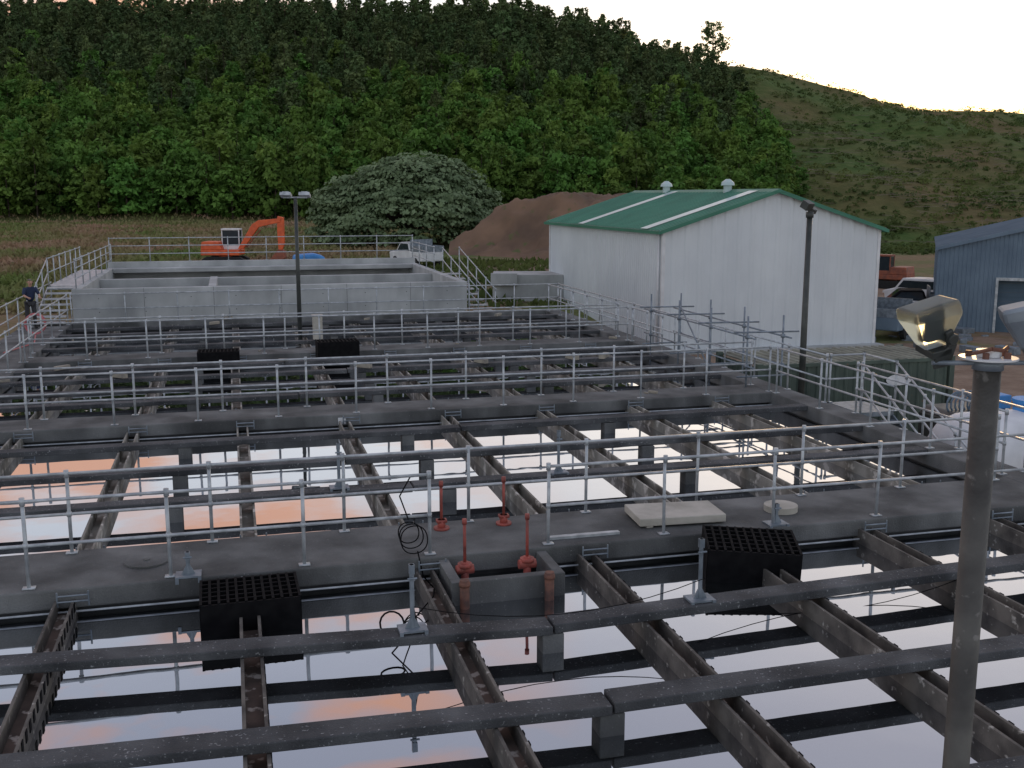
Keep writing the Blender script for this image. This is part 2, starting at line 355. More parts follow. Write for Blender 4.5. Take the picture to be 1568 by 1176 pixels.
def tpost(x,y,h,z=0):
    b=B(); b.box(x-.15,x+.15,y-.1,y+.12,z+.002,z+.025); b.cyl((x,y,z+.02),(x,y,z+h),.025,8); b.box(x-.028,x+.028,y-.028,y+.028,z+h-.1,z+h)
    b.prism([(x-.08,z+.025),(x+.08,z+.025),(x+.026,z+.13),(x-.026,z+.13)],'y',y-.01,y+.01)
    b.box(x-.15,x-.11,y-.115,y-.1,z-.06,z+.025); b.box(x+.11,x+.15,y-.115,y-.1,z-.06,z+.025)
    b.cyl((x-.05,y-.035,z+h*.8),(x+.05,y-.035,z+h*.8),.012)
    b.obj('galvanised_bracket','galvd',None)
tpost(1.67,10.42,.72); tpost(4.95,10.42,.72); tpost(1.47,16.15,.72); tpost(5.06,16.15,.72); tpost(-.67,12.7,.3,-.0); tpost(7.16,12.72,.3)
b=B(); b.box(3.9,4.9,12.85,12.93,.003,.04); b.obj('loose_steel_angle','galv')
b=B()
for k in range(3):
    pts=[]
    for i in range(25):
        t=i/24*2*math.pi; r=.13+.02*k
        pts.append((2.0+r*math.cos(t)+.03*k, 12.66-.03*k+.02*math.sin(3*t), .33+ (r*1.1)*math.sin(t)-.04*k))
    b.tube(pts,.008)
b.tube([(2.0,12.66,.5),(1.9,12.7,.8),(2.05,12.72,1.05)],.009)
b.obj('cable_coil','black')
b=B()
pts=[(2.1,12.6,.1),(2.15,12.5,-.2),(2.25,12.3,-.3),(2.15,11.8,-.2),(1.75,11.2,-.28),(1.5,10.8,-.25),(1.75,10.5,-.05),(1.67,10.42,.3)]
b.tube(pts,.009)
pts=[(1.5+.13*math.cos(t),10.75+.1*math.sin(t),-.05+.1*math.sin(t)) for t in np.linspace(0,6.28,16)]; b.tube(pts,.011)
for (xa,xb,y,z) in ((1.67,4.95,10.3,.3),(4.95,8.5,10.5,-.1)):
    b.tube([(xa+(xb-xa)*i/10,y,z-.55*(1-(2*i/10-1)**2)*.45) for i in range(11)],.005)
b.obj('loose_cable','black')
def crate(cx,cy,zt,w,d,h,rz=0,tilt=0):
    b=B(); nx=11; ny=6; t=.03
    for i in range(nx+1):
        x=-w/2+w*i/nx; b.box(x-t/2,x+t/2,-d/2,d/2,-h,-.001*(i%2))
    for j in range(ny+1):
        y=-d/2+d*j/ny; b.box(-w/2-.002,w/2+.002,y-t/2,y+t/2,-h+.003,-.012)
    for k in range(5):
        z=-h*k/4.2-.06; b.box(-w/2-.012,w/2+.012,-d/2-.012,d/2+.012,z-.035,z-.008)
    b.box(-w/2+.01,w/2-.01,-d/2+.01,d/2-.01,-h-.001,-.05)
    return b.obj('plastic_media_crate','black',None,loc=(cx,cy,zt),rot=(tilt,tilt*.5,rz))
crate(.03,11.95,.06,1.08,.8,.5,.02,0); crate(6.35,11.9,.12,1.15,.85,.55,-.35,.06)
crate(2.83,30.4,.42,1.15,.7,.6,.03); crate(-.47,30.4,.25,1.1,.7,.5,-.02)
b=B(); b.box(2.4,2.7,33.75,34.0,.0,.75); b.box(2.37,2.73,33.72,34.03,.75,.79); b.obj('control_cabinet','pale2',None,.02)
b=B(); b.box(2.0,2.16,21.77,21.795,-.2,-.06); b.obj('notice_plate','white')
b=B()
for k in range(34):
    y=random.choice([22.4,31.6,35.45,38.85,29.55,40.35,27.85]); x=random.uniform(XL,XR); s=random.uniform(.04,.16); R=Matrix.Rotation(random.uniform(0,3),3,'Z')
    b.box(-s*1.6,s*1.6,-s*.5,s*.5,0,s*.8,R,Vector((x,y,.003)))
b.obj('loose_timber_offcuts','tan',None,.005)
# ------------------------------------------------------------------ light poles
def lampost(x,y,z0,z1,mt,name='light_pole',r=.06,heads=((-.3,0),(.3,0))):
    e=empty(name); b=B(); b.cyl((x,y,z0),(x,y,z1),r,14,r*.75); b.cyl((x,y,z0),(x,y,z0+.03),r*2.2,12); b.obj('pole',mt,e,smooth=True)
    b=B(); dx,dy=math.cos(AZ),-math.sin(AZ)
    b.cyl((x-.38*dx,y-.38*dy,z1),(x+.38*dx,y+.38*dy,z1),.025)
    for (o,_) in heads:
        c=Vector((x+o*dx,y+o*dy,z1+.06)); R=Matrix.Rotation(-AZ,3,'Z')@Matrix.Rotation(math.radians(-20),3,'X')
        b.box(-.17,.17,-.14,.14,-.03,.07,R,c); b.box(-.1,.1,-.08,.08,.07,.11,R,c)
    b.obj('floodlight','galv',e)
lampost(2.05,34.75,-.3,4.45,'poled',r=.075)
e=empty('light_pole'); b=B(); b.cyl((14.35,24.5,G),(14.35,24.5,4.0),.095,16,.07); b.cyl((14.35,24.5,3.95),(14.35,24.5,4.1),.1,12); b.obj('pole','poled',e,smooth=True)
b=B(); R=Matrix.Rotation(.5,3,'Z')@Matrix.Rotation(.5,3,'X')
b.box(-.14,.14,-.1,.12,-.1,.1,R,Vector((14.25,24.45,4.26))); b.box(-.07,.07,-.07,.07,-.06,.06,R,Vector((14.5,24.6,4.12)))
b.cyl((14.35,24.5,4.05),(14.25,24.45,4.25),.03)
b.obj('floodlight','poled',e,.01)
# near pole with twin floodlights
px,py=2.72,3.32
e=empty('floodlight_pole'); b=B(); b.cyl((px,py,G),(px,py,3.88),.054,28,.049); b.obj('pole','poler',e,smooth=True)
dx,dy=math.cos(AZ),-math.sin(AZ)
b=B(); b.cyl((px-.21*dx,py-.21*dy,3.885),(px+.3*dx,py+.3*dy,3.885),.009); b.cyl((px,py,3.86),(px,py,3.9),.056,20)
b.obj('crossbar','galvd',e,smooth=True)
b=B(); b.cyl((px,py,3.90),(px,py,3.908),.105,32); b.cyl((px,py,3.909),(px,py,3.935),.045,20); b.obj('mounting_disc','white',e,.002)
b=B()
for k in range(5):
    t=k*1.3; b.cyl((px+.07*math.cos(t),py+.07*math.sin(t),3.908),(px+.07*math.cos(t),py+.07*math.sin(t),3.93),.012,8)
b.tube([(px-.09,py-.02,3.925),(px-.03,py-.05,3.945),(px+.03,py-.04,3.935),(px+.08,py,3.94)],.008); b.obj('bolts_and_cable','brownpipe',e)
m,n,l,bs=newmat('smoky_lens'); bs.inputs['Base Color'].default_value=(.36,.41,.40,1); bs.inputs['Roughness'].default_value=.32
bs.inputs['Transmission Weight'].default_value=.85; bs.inputs['IOR'].default_value=1.15; M['lens']=m
for (off,yaw,dk) in ((-.215,.35,0),(.15,-.2,1)):
    c=Vector((px+off*dx,py+off*dy,4.035)); R=Matrix.Rotation(-AZ+yaw,3,'Z')@Matrix.Rotation(math.radians(14),3,'X')@Matrix.Rotation(math.radians(-12),3,'Y')
    b=B()
    t0=[(-.105,-.03,.075),(.09,-.03,.085),(.10,.10,.06),(-.10,.10,.05)]; tm=[(-.10,-.04,.03),(.105,-.04,.03),(.10,.10,.0),(-.09,.10,.0)]; t1=[(-.05,-.03,-.095),(.05,-.03,-.095),(.045,.04,-.095),(-.045,.04,-.095)]
    b.v=[tuple(R@Vector(p)+c) for p in t0+tm+t1]; b.f=[(0,1,2,3),(11,10,9,8)]
    for q in (0,4):
        for i in range(4): j=(i+1)%4; b.f.append((q+i,q+4+i,q+4+j,q+j))
    b.obj('floodlight_lens','lens' if not dk else 'galvd',e,.014)
    b=B(); b.box(-.03,.04,-.01,.03,-.07,.03,R,c); b.cyl(R@Vector((-.05,.02,.02))+c,R@Vector((.05,.02,.035))+c,.014); b.obj('lamp_inside','poled',e,.004)
    b=B(); b.prism([(-.02,-.17),(.05,-.17),(.075,-.09),(.05,-.02),(.02,-.03),(.035,-.09),(-.02,-.12)],'y',-.05,-.035)
    b.box(-.035,.055,-.05,.05,-.125,-.096); b.cyl((.05,-.06,-.06),(.05,.03,-.06),.022,12)
    b.v=[tuple(R@Vector(p)+c) for p in b.v]
    b.obj('floodlight_bracket','poled',e,.004)
# ------------------------------------------------------------------ raised tank
ut=empty('raised_concrete_tank'); x0,x1,y0,y1,zt=-5.6,8.9,40.6,53.0,1.2
b=B()
b.box(x0,x1,y0,y0+.3,G,zt); b.box(x0,x1,y1-.3,y1,G,zt+.25); b.box(x0,x0+.3,y0+.3,y1-.3,G,zt+.003); b.box(x1-.3,x1,y0+.3,y1-.3,G,zt+.003)
b.box(x0+.3,x1-.3,46.5,46.8,G,zt-.1); b.box(-.9,-.6,y0+.3,46.5,G,zt-.05)
b.box(x0+.3,x1-.3,y1-1.3,y1-.3,zt-.2,zt-.003)
b.obj('tank_wall','light',ut,.02)
b=B(); b.box(x0+.3,x1-.3,y0+.3,y1-.3,-1.5,-1.4); b.obj('tank_floor','dark',ut)
b=B()
for i in range(1,6):
    xx=x0+i*2.45; b.box(xx,xx+.014,y0-.004,y0,0,zt)
for i in range(9):
    for zz in (.35,.85): b.cyl((x0+.9+i*1.6,y0-.003,zz),(x0+.9+i*1.6,y0+.01,zz),.02,8)
b.obj('formwork_joint','walk',ut)
rail([(x0+.1,y1-.15,zt+.25),(x1-.1,y1-.15,zt+.25)],parent=ut,name='guard_rail',sp=1.75,h=1.1,mids=(.37,.74))
rail([(x0+.15,y1-.15,zt),(x0+.15,y0+.15,zt)],parent=ut,name='guard_rail',sp=2,mids=(.37,.74))
rail([(x0-1.2,y1-.15,zt-.1),(x0-1.2,y0+3,zt-.1),(x0-1.2,y0-1,-.0)],parent=ut,name='stair_rail',sp=1.5)
b=B(); b.box(x0-1.25,x0-.003,y0+3,y1,zt-.25,zt-.1)
for i in range(7): b.box(x0-1.2,x0-.2,y0-.9+i*.55,y0-.45+i*.55,.08+i*.16,.12+i*.16)
b.prism([(y0-1,.0),(y0-.8,.0),(y0+3,zt-.25),(y0+3,zt-.1)],'x',x0-1.25,x0-1.21)
b.obj('left_platform','galv',ut)
rail([(x1-.1,y1-.15,zt),(x1-.1,47,zt)],parent=ut,name='guard_rail',sp=2,mids=(.37,.74))
rail([(x1+.1,46,zt),(x1+.5,40.8,-.2)],parent=ut,name='stair_rail',sp=1.3); rail([(x1+.85,46,zt),(x1+1.2,40.8,-.2)],parent=ut,name='stair_rail',sp=1.3)
b=B()
for i in range(8): b.box(x1+.1+i*.05,x1+.85+i*.05,45.6-i*.62,45.95-i*.62,zt-.1-i*.17,zt-.05-i*.17)
b.obj('stair_treads','galv',ut)
# ------------------------------------------------------------------ white shed
sh=empty('white_shed'); X0,X1,Y0,Y1=18.2,28.85,43.1,60.0; ze=3.05; zr=4.72; xm=(X0+X1)/2
def cladwall(b,p,q,z0,ztopf,pitch=.30,out=(0,-1)):
    p=Vector(p);q=Vector(q); L=(q-p).length; d=(q-p)/L; o=Vector((out[0],out[1])); n_=int(L/pitch)
    prof=[]
    for i in range(n_):
        s0=i*L/n_; w=L/n_
        prof+=[(s0,0),(s0+w*.55,0),(s0+w*.68,.035),(s0+w*.87,.035)]
    prof.append((L,0))
    for (s,h) in prof:
        P_=p+d*s+o*h; zt_=ztopf(s/L); z0_=z0(s/L) if callable(z0) else z0; b.v+= [(P_.x,P_.y,z0_),(P_.x,P_.y,zt_)]
    base=len(b.v)-2*len(prof)
    for i in range(len(prof)-1):
        k=base+2*i; b.f.append((k,k+2,k+3,k+1))
gab=lambda s: ze+(zr-ze)*(1-abs(2*s-1))-.03
flat=lambda s: ze-.03
b=B()
cladwall(b,(X0,Y0),(X1,Y0),G,gab,.62); cladwall(b,(X0,Y1),(X0,Y0),G,flat,.25,(-1,0)); cladwall(b,(X1,Y0),(X1,Y1),G,flat,.25,(1,0)); cladwall(b,(X1,Y1),(X0,Y1),G,gab,.62,(0,1))
b.obj('wall_cladding','clad',sh)
b=B()
for (x,y) in ((X0,Y0),(X1,Y0),(X0,Y1),(X1,Y1)): b.box(x-.07,x+.07,y-.07,y+.07,G,ze-.05)
b.obj('corner_flashing','white',sh)
b=B(); b.box(X0-.3,X1+.3,Y0-.5,Y1+.3,G-.2,G+.12); b.obj('foundation_slab','light',sh,.02)
sl=(zr-ze)/(xm-X0); ov=.22
def roofpt(x): return zr-abs(x-xm)*sl
b=B()
for sgn in (-1,1):
    xe=xm+sgn*(xm-X0+ov)
    nr=int((Y1-Y0+.8)/.38)
    for i in range(nr):
        ya=Y0-.25+i*(Y1-Y0+.5)/nr; yb=ya+(Y1-Y0+.5)/nr
        k=len(b.v)
        ys=[(ya,0),(ya+(yb-ya)*.7,0),(ya+(yb-ya)*.8,.035),(ya+(yb-ya)*.92,.035),(yb,0)]
        for (yy,h) in ys: b.v+=[(xe,yy,roofpt(xe)+.03+h),(xm,yy,zr+.03+h)]
        for q in range(4): b.f.append((k+2*q,k+2*q+1,k+2*q+3,k+2*q+2))
b.obj('roof','green',sh)
b=B()
for ya in (Y0+1.4,Y1-6.5):
    for sgn in (-1,1):
        xe=xm+sgn*(xm-X0+ov-.02); k=len(b.v)
        b.v+=[(xe,ya,roofpt(xe)+.072),(xm+sgn*.15,ya,roofpt(xm+sgn*.15)+.072),(xm+sgn*.15,ya+.85,roofpt(xm+sgn*.15)+.072),(xe,ya+.85,roofpt(xe)+.072)]; b.f.append((k,k+1,k+2,k+3))
b.obj('skylight','sky_lite',sh)
b=B()
for yy in (Y0-.30,Y1+.24):
    for sgn in (-1,1):
        xe=xm+sgn*(xm-X0+ov); b.prism([(xe,roofpt(xe)-.11),(xm,zr-.09),(xm,zr+.08),(xe,roofpt(xe)+.06)],'y',yy,yy+.06)
b.prism([(xm-.3,zr-.05),(xm,zr+.10),(xm+.3,zr-.05)],'y',Y0-.32,Y1+.32)
for sgn in (-1,1):
    xe=xm+sgn*(xm-X0+ov); b.box(min(xe,xe+sgn*.12),max(xe,xe+sgn*.12),Y0-.28,Y1+.28,roofpt(xe)-.12,roofpt(xe)+.02)
b.obj('green_trim','green',sh)
b=B(); b.cyl((X0-.1,Y0+.25,G),(X0-.1,Y0+.25,ze-.1),.045,10); b.cyl((X1+.1,Y0+.25,G),(X1+.1,Y0+.25,ze-.1),.045,10); b.obj('downpipe','white',sh,smooth=True)
b=B()
for yy in (Y0+4.4,Y1-5.0):
    b.cyl((xm-.2,yy,zr-.1),(xm-.2,yy,zr+.35),.2,14); b.cyl((xm-.2,yy,zr+.28),(xm-.2,yy,zr+.42),.33,16,.3); b.cyl((xm-.2,yy,zr+.42),(xm-.2,yy,zr+.58),.3,16,.1)
b.obj('roof_vent','sky_lite',sh)
# ------------------------------------------------------------------ blue grey shed
bs_=empty('blue_grey_shed',(35.0,47.0,0)); bs_.rotation_euler=(0,0,math.radians(-36))
X0,X1,Y0,Y1=0,11.5,0,15; ze=1.9; zr=3.35; xm=(X0+X1)/2; sl=(zr-ze)/(xm-X0); dw=2.9
b=B(); cladwall(b,(X0,Y0),(X0+dw,Y0),G,lambda s:ze+s*dw*sl-.03,.2); cladwall(b,(X0+dw,Y0),(X1-dw,Y0),.35,lambda s:roofpt(X0+dw+s*(X1-X0-2*dw))-.03,.2); cladwall(b,(X1-dw,Y0),(X1,Y0),G,lambda s:ze+(1-s)*dw*sl-.03,.2)
cladwall(b,(X0,Y1),(X0,Y0),G,lambda s:ze-.03,.2,(-1,0)); cladwall(b,(X1,Y0),(X1,Y1),G,lambda s:ze-.03,.2,(1,0)); b.obj('wall_cladding','bluegrey',bs_)
b=B()
for sgn in (-1,1):
    xe=xm+sgn*(xm-X0+.15); b.prism([(xe,roofpt(xe)),(xm,zr),(xm,zr+.06),(xe,roofpt(xe)+.06)],'y',Y0-.15,Y1)
b.obj('roof','bgroof',bs_)
b=B()
for sgn in (-1,1):
    xe=xm+sgn*(xm-X0+.17); b.prism([(xe,roofpt(xe)-.1),(xm,zr-.1),(xm,zr+.08),(xe,roofpt(xe)+.08)],'y',Y0-.19,Y0-.155)
b.obj('barge_trim','bluegrey',bs_)
b=B()
for i in range(12): b.box(X0+dw,X1-dw,Y0+.5+.02*(i%2),Y0+.55+.02*(i%2),G+i*.23,G+i*.23+.225)
b.obj('roller_door','bgroof',bs_)
b=B(); b.box(X0+dw-.12,X0+dw,Y0-.06,Y0+.5,G,.4); b.box(X1-dw,X1-dw+.12,Y0-.06,Y0+.5,G,.4); b.box(X0+dw-.12,X1-dw+.12,Y0-.065,Y0+.48,.3,.45); b.obj('door_frame','galv',bs_)
# ------------------------------------------------------------------ container
ct=empty('shipping_container'); cx0,cx1,cy0,cy1,zt=13.75,19.8,25.7,28.15,0.0
b=B(); cladwall(b,(cx0+.1,cy0),(cx1-.1,cy0),G+.15,lambda s:zt-.1,.28); cladwall(b,(cx0,cy1),(cx0,cy0),G+.15,lambda s:zt-.1,.28,(-1,0)); cladwall(b,(cx1,cy0),(cx1,cy1),G+.15,lambda s:zt-.1,.28,(1,0))
for (x,y) in ((cx0,cy0),(cx1,cy0),(cx0,cy1),(cx1,cy1)): b.box(x-.08,x+.08,y-.08,y+.08,G,zt-.001)
b.box(cx0+.08,cx1-.08,cy0-.07,cy0+.03,zt-.13,zt-.03); b.box(cx0+.08,cx1-.08,cy0-.07,cy0+.03,G+.05,G+.2)
b.obj('container_body','cont',ct)
b=B(); n_=22
for i in range(n_):
    a_=cx0+.08+i*(cx1-cx0-.16)/n_; w=(cx1-cx0-.16)/n_; b.prism([(a_,zt-.05),(a_+w*.5,zt-.05),(a_+w*.6,zt-.01),(a_+w*.9,zt-.01),(a_+w,zt-.05),(a_+w,zt-.09),(a_,zt-.09)],'y',cy0,cy1)
b.obj('container_roof','controof',ct)
b=B(); b.v=[]; n_=24
for yy in (cy0-.055,cy0-.045):
    for i in range(n_): t=2*math.pi*i/n_; b.v.append((18.1+.42*math.cos(t),yy,-.62+.16*math.sin(t)))
b.f=[tuple(range(n_)),tuple(range(2*n_-1,n_-1,-1))]+[(i,(i+1)%n_,n_+(i+1)%n_,n_+i) for i in range(n_)]
b.obj('container_logo','white',ct)
# white liquid tank to the right
wt=empty('white_storage_tank'); b=B(); yc,zc,r=19.3,-1.25,1.05
prof=[(14.75,.02),(14.8,.5),(14.92,.8),(15.15,1.0),(15.4,1.08),(19.6,1.08),(19.9,.98),(20.1,.7),(20.2,.02)]
n_=32
for (x,rr) in prof:
    for i in range(n_):
        t=2*math.pi*i/n_; b.v.append((x,yc+rr*math.cos(t),zc+rr*math.sin(t)))
for j in range(len(prof)-1):
    for i in range(n_):
        k=(i+1)%n_; b.f.append((j*n_+i,j*n_+k,(j+1)*n_+k,(j+1)*n_+i))
b.obj('tank_shell','white',wt,smooth=True)
b=B()
for x in (16.2,18.9): b.box(x,x+.3,yc-.8,yc+.8,G,zc-.5)
b.obj('cradle','galvd',wt)
b=B(); b.cyl((17.0,yc,zc+1),(17.0,yc,zc+1.25),.35,20); b.cyl((17.0,yc,zc+1.25),(17.0,yc,zc+1.32),.38,20); b.obj('blue_lid','blue',wt)
# block structure near mound
b=B(); c=site(60,.5); R=Matrix.Rotation(-AZ,3,'Z'); z_=float(hz(.5,60))
b.box(-1.6,2.4,0,3,-.3,1.5,R,Vector((c.x,c.y,z_))); b.box(-1.7,-.2,-.3,.0,.9,1.6,R,Vector((c.x,c.y,z_)))
b.obj('concrete_block_wall','light',None,.02)
# ------------------------------------------------------------------ machines & vehicles
def excavator(name,w,u,mt,rz,sc=1.0):
    c=site(w,u); z=float(hz(u,w)); e=empty(name,(c.x,c.y,z)); e.rotation_euler=(0,0,rz); e.scale=(sc,)*3
    b=B()
    for sy in (-1.0,.55):
        b.prism([(-1.5,.15),(-1.2,0),(1.2,0),(1.5,.15),(1.55,.45),(1.2,.65),(-1.2,.65),(-1.55,.45)],'y',sy,sy+.45)
    b.obj('tracks','rubber',e,.02)
    b=B(); b.box(-1.6,1.2,-.95,.95,.75,1.15); b.prism([(-1.6,1.15),(-1.5,1.75),(-.3,1.75),(-.1,1.15)],'y',-.95,.95); b.cyl((0,0,.5),(0,0,.78),.5,16)
    b.obj('house',mt,e,.05)
    b=B(); b.box(-.25,1.0,.05,.93,1.15,2.55); b.obj('cab_glass','glass',e,.04)
    b=B(); b.box(-.3,1.05,.0,.98,2.55,2.68)
    for x in (-.28,.97):
        for y in (.02,.9): b.box(x,x+.08,y,y+.08,1.15,2.55)
    b.box(-.28,1.0,.0,.96,1.15,1.45)
    b.obj('cab_frame','white' if mt=='orange' else mt,e,.02)
    b=B()
    b.prism([(1.0,1.2),(1.4,1.2),(2.6,2.8),(4.2,3.15),(4.3,3.45),(2.6,3.3),(2.1,3.0)],'y',-.4,-.02)
    b.prism([(4.0,3.6),(4.45,3.5),(4.45,1.5),(4.2,1.0),(4.0,1.1),(3.95,2.6)],'y',-.37,-.05)
    b.obj('boom',mt,e,.03)
    b=B(); b.prism([(4.0,1.2),(4.4,1.1),(4.5,.55),(4.0,.25),(3.4,.45),(3.7,.8)],'y',-.6,.2); b.cyl((1.6,-.2,1.3),(2.7,-.2,2.6),.06); b.obj('bucket','brownmach',e,.02)
excavator('orange_excavator',75,-20.2,'orange',-AZ,.95)
excavator('old_excavator',80,28.6,'brownmach',2.2,.95)
def wheels(b,xs,y,r=.34):
    for x in xs:
        for s in (-1,1): b.cyl((x,s*y-.11,r),(x,s*y+.11,r),r,18)
def pickup(name,w,u,mt,rz,van=False,cover=None):
    c=site(w,u); z=float(hz(u,w)); e=empty(name,(c.x,c.y,z)); e.rotation_euler=(0,0,rz)
    b=B()
    if van: b.prism([(-2.3,.4),(2.2,.4),(2.3,.9),(1.5,1.1),(.95,1.75),(-2.1,1.8),(-2.3,1.2)],'y',-.85,.85)
    else: b.prism([(-2.4,.45),(2.3,.45),(2.4,.95),(1.3,1.1),(.7,1.68),(-.5,1.7),(-.75,1.1),(-2.4,1.1)],'y',-.85,.85)
    b.obj('body',mt,e,.07)
    b=B()
    if van: b.prism([(-1.9,1.15),(1.25,1.15),(.85,1.6),(-1.8,1.65)],'y',-.86,.86); b.prism([(1.45,1.14),(1.5,1.14),(1.0,1.7),(.95,1.7)],'y',-.72,.72)
    else: b.prism([(-.6,1.12),(1.1,1.12),(.62,1.58),(-.42,1.6)],'y',-.86,.86); b.prism([(1.28,1.14),(1.33,1.13),(.76,1.64),(.72,1.64)],'y',-.72,.72)
    b.obj('windows','glass',e)
    b=B(); wheels(b,(-1.5,1.45),.8); b.obj('wheels','rubber',e)
    b=B(); b.box(2.36,2.42,-.75,-.5,.72,.88); b.box(2.36,2.42,.5,.75,.72,.88); b.obj('headlights','white',e)
    if cover=='tray':
        b=B(); b.box(-2.4,-.8,-.86,-.8,1.1,1.5); b.box(-2.4,-.8,.8,.86,1.1,1.5); b.box(-2.42,-2.36,-.86,.86,1.1,1.5); b.box(-.85,-.8,-.86,.86,1.1,1.9); b.obj('tray_sides','galvd',e)
pickup('white_pickup_truck',74,-6.7,'white',1.9,cover='tray')
pickup('white_van',66,25.7,'white',1.9,van=True)
pickup('blue_pickup_truck',52,19.2,'bluegrey',.6,cover='tray')
pickup('dark_pickup_truck',58,22.0,'black',2.6,cover='tray')
gp=empty('blue_generator_trailer',(18.0,22.6,G)); b=B(); b.box(-1,1,-.6,.6,.55,1.45); b.prism([(-1,1.45),(1,1.45),(.8,1.6),(-.8,1.6)],'y',-.6,.6); b.obj('housing','poled',gp,.05)
b=B()
for k in range(6): b.tube([(-.5+.12*k+.35*math.cos(t),-.3,1.75+.32*math.sin(t)) for t in np.linspace(0,6.28,14)],.025)
b.obj('hose_loops','bluegrey',gp); b=B(); b.box(.3,.9,-.5,.3,1.6,1.95); b.obj('blue_box','blue',gp,.03)
b=B(); wheels(b,(0,),.65,.32); b.obj('wheels','rubber',gp)
tp=empty('blue_tarpaulin_stack',site(70,-13.4,float(hz(-13,70)))); b=B(); b.prism([(-1.1,0),(1.1,0),(1.0,1.15),(.3,1.35),(-1.0,1.25)],'y',-.8,.8); b.obj('tarp','blue',tp,.15)
b=B(); b.box(-1.3,1.3,-1,1,-.2,.02); b.obj('pallet','tan',tp)
b=B()
for i in range(46):
    w=random.uniform(46,56); u=random.uniform(17,24); c=site(w,u); s=random.uniform(.15,.5)
    R=Matrix.Rotation(random.uniform(0,3),3,'Z'); b.box(-s,s,-s*.4,s*.6,0,s*.7,R,Vector((c.x,c.y,G)))
b.obj('stacked_materials','galvd',None,.02)
# ------------------------------------------------------------------ dirt mound / cut bank
vs=[];N=140; cu,cw=8.0,88; Lx,Ly=13.0,11
for i in range(N):
    for j in range(N):
        a_=-1+2*i/(N-1); c_=-1+2*j/(N-1)
        an=math.atan2(c_,a_); rr=math.hypot(a_,c_)*(1+.10*math.sin(3*an+1)+.07*math.sin(7*an))
        w=cw+c_*Ly; u=cu+a_*Lx; p=site(w,u)
        prof=max(0.0,min(1.0,(1-rr)/.50)); prof=.7*prof**1.8+.3*prof
        nz=mnoise.fractal(Vector((p.x*.35,p.y*.35,0)),1,2,7); n2=mnoise.fractal(Vector((p.x*1.6,p.y*1.6,3)),1,2,4)
        gully=.8*abs(math.sin(an*11+nz*2.5))*prof*(1-prof)*2
        h=4.7*prof*(.95+.05*math.sin(a_*4+.6))+(nz*.8+n2*.16)*min(1,prof*3)-gully
        vs.append((p.x,p.y,float(hz(u,w))-(.3 if rr>1 else .05)+h))
b=B(); b.v=vs; b.f=[(i*N+j,(i+1)*N+j,(i+1)*N+j+1,i*N+j+1) for i in range(N-1) for j in range(N-1)]
b.obj('dirt_mound','dirt',None,smooth=True)
# ------------------------------------------------------------------ vegetation
def pine_mesh(name,H,R,mt,dens=1.0,seed=0,pw=1.9):
    r_=np.random.default_rng(seed); cs=[];sz=[]
    z=H*.10
    while z<H*.97:
        f=(z-H*.10)/(H*.90); rad=R*math.sqrt(max(.02,1-f**pw))*(.72+.5*r_.random())*(.72+.28*min(1,f*4))+.1
        nb=int(5+2*(1-f))
        for k in range(nb):
            t=r_.random()*2*math.pi; L=rad*(.65+.5*r_.random())
            m=int(13*dens*(L/R+.3))
            for i in range(m):
                q=(.5+.5*r_.random()**.6)*L; sp=.11*L+.08
                cs.append((q*math.cos(t)+r_.normal()*sp,q*math.sin(t)+r_.normal()*sp,z+q*(.4*f+.12)+r_.normal()*.18-.12*q*q/R)); sz.append(.14+.14*r_.random())
        z+=H*.06*(.8+.4*r_.random())
    cs=np.array(cs)
    nr=cs.copy(); nr[:,2]=R*.9; nr/=np.linalg.norm(nr,axis=1)[:,None]
    o=quads(name,cs,sz,mt,do_link=False,nrm=nr,asp=1.6)
    b=B(); b.cyl((0,0,-1),(0,0,H*.93),.16,6,.03,False)
    me=o.data; me2v=[tuple(v.co) for v in me.vertices]; k=len(me2v); fs=[tuple(p.vertices) for p in me.polygons]; nf=len(fs)
    m2=bpy.data.meshes.new(name); m2.from_pydata(me2v+b.v,[],fs+[tuple(i+k for i in f) for f in b.f]); m2.materials.append(M[mt]); m2.materials.append(M['bark'])
    for p in list(m2.polygons)[nf:]: p.material_index=1
    return m2
VB=[pine_mesh('pineA%d'%i,random.uniform(7,9),random.uniform(2.2,2.7),'leafA',1.2,seed=i,pw=2.0) for i in range(5)]
VD=[pine_mesh('pineB%d'%i,random.uniform(8.5,11),random.uniform(1.9,2.4),'leafB',1.1,seed=20+i,pw=1.35) for i in range(5)]
pf_=empty('pine_forest')
w=149.0
while w<312:
    u=-175.0
    um=float(np.interp(w,[148,170,200,285,300],[37,45,50,54,52]))
    sp=3.5 if w<200 else 4.0
    while u<um:
        uu=u+random.uniform(-1.6,1.6); ww=w+random.uniform(-1.6,1.6)
        if abs(uu)<ww*.53+12:
            low=1-ss(165,270,ww)+random.uniform(-.45,.45)
            me=random.choice(VB) if (low>.5) else random.choice(VD)
            o=bpy.data.objects.new('tree',me); c=site(ww,uu,float(hz(uu,ww))-.2)
            o.location=c; s=random.uniform(.7,1.2)
            if uu>25: s*=.9
            if uu>32 and ww>250: s*=.78
            o.scale=(s*random.uniform(.9,1.1),s*random.uniform(.9,1.1),s*random.uniform(.85,1.2)); o.rotation_euler=(random.uniform(-.04,.04),random.uniform(-.04,.04),random.uniform(0,6.28))
            link(o,pf_)
        u+=sp
    w+=sp*.95
lp=empty('lone_pine_tree',site(298,54.5,float(hz(54.5,298))))
cs=[];b=B(); b.cyl((0,0,-1),(0,0,11.5),.3,8,.06)
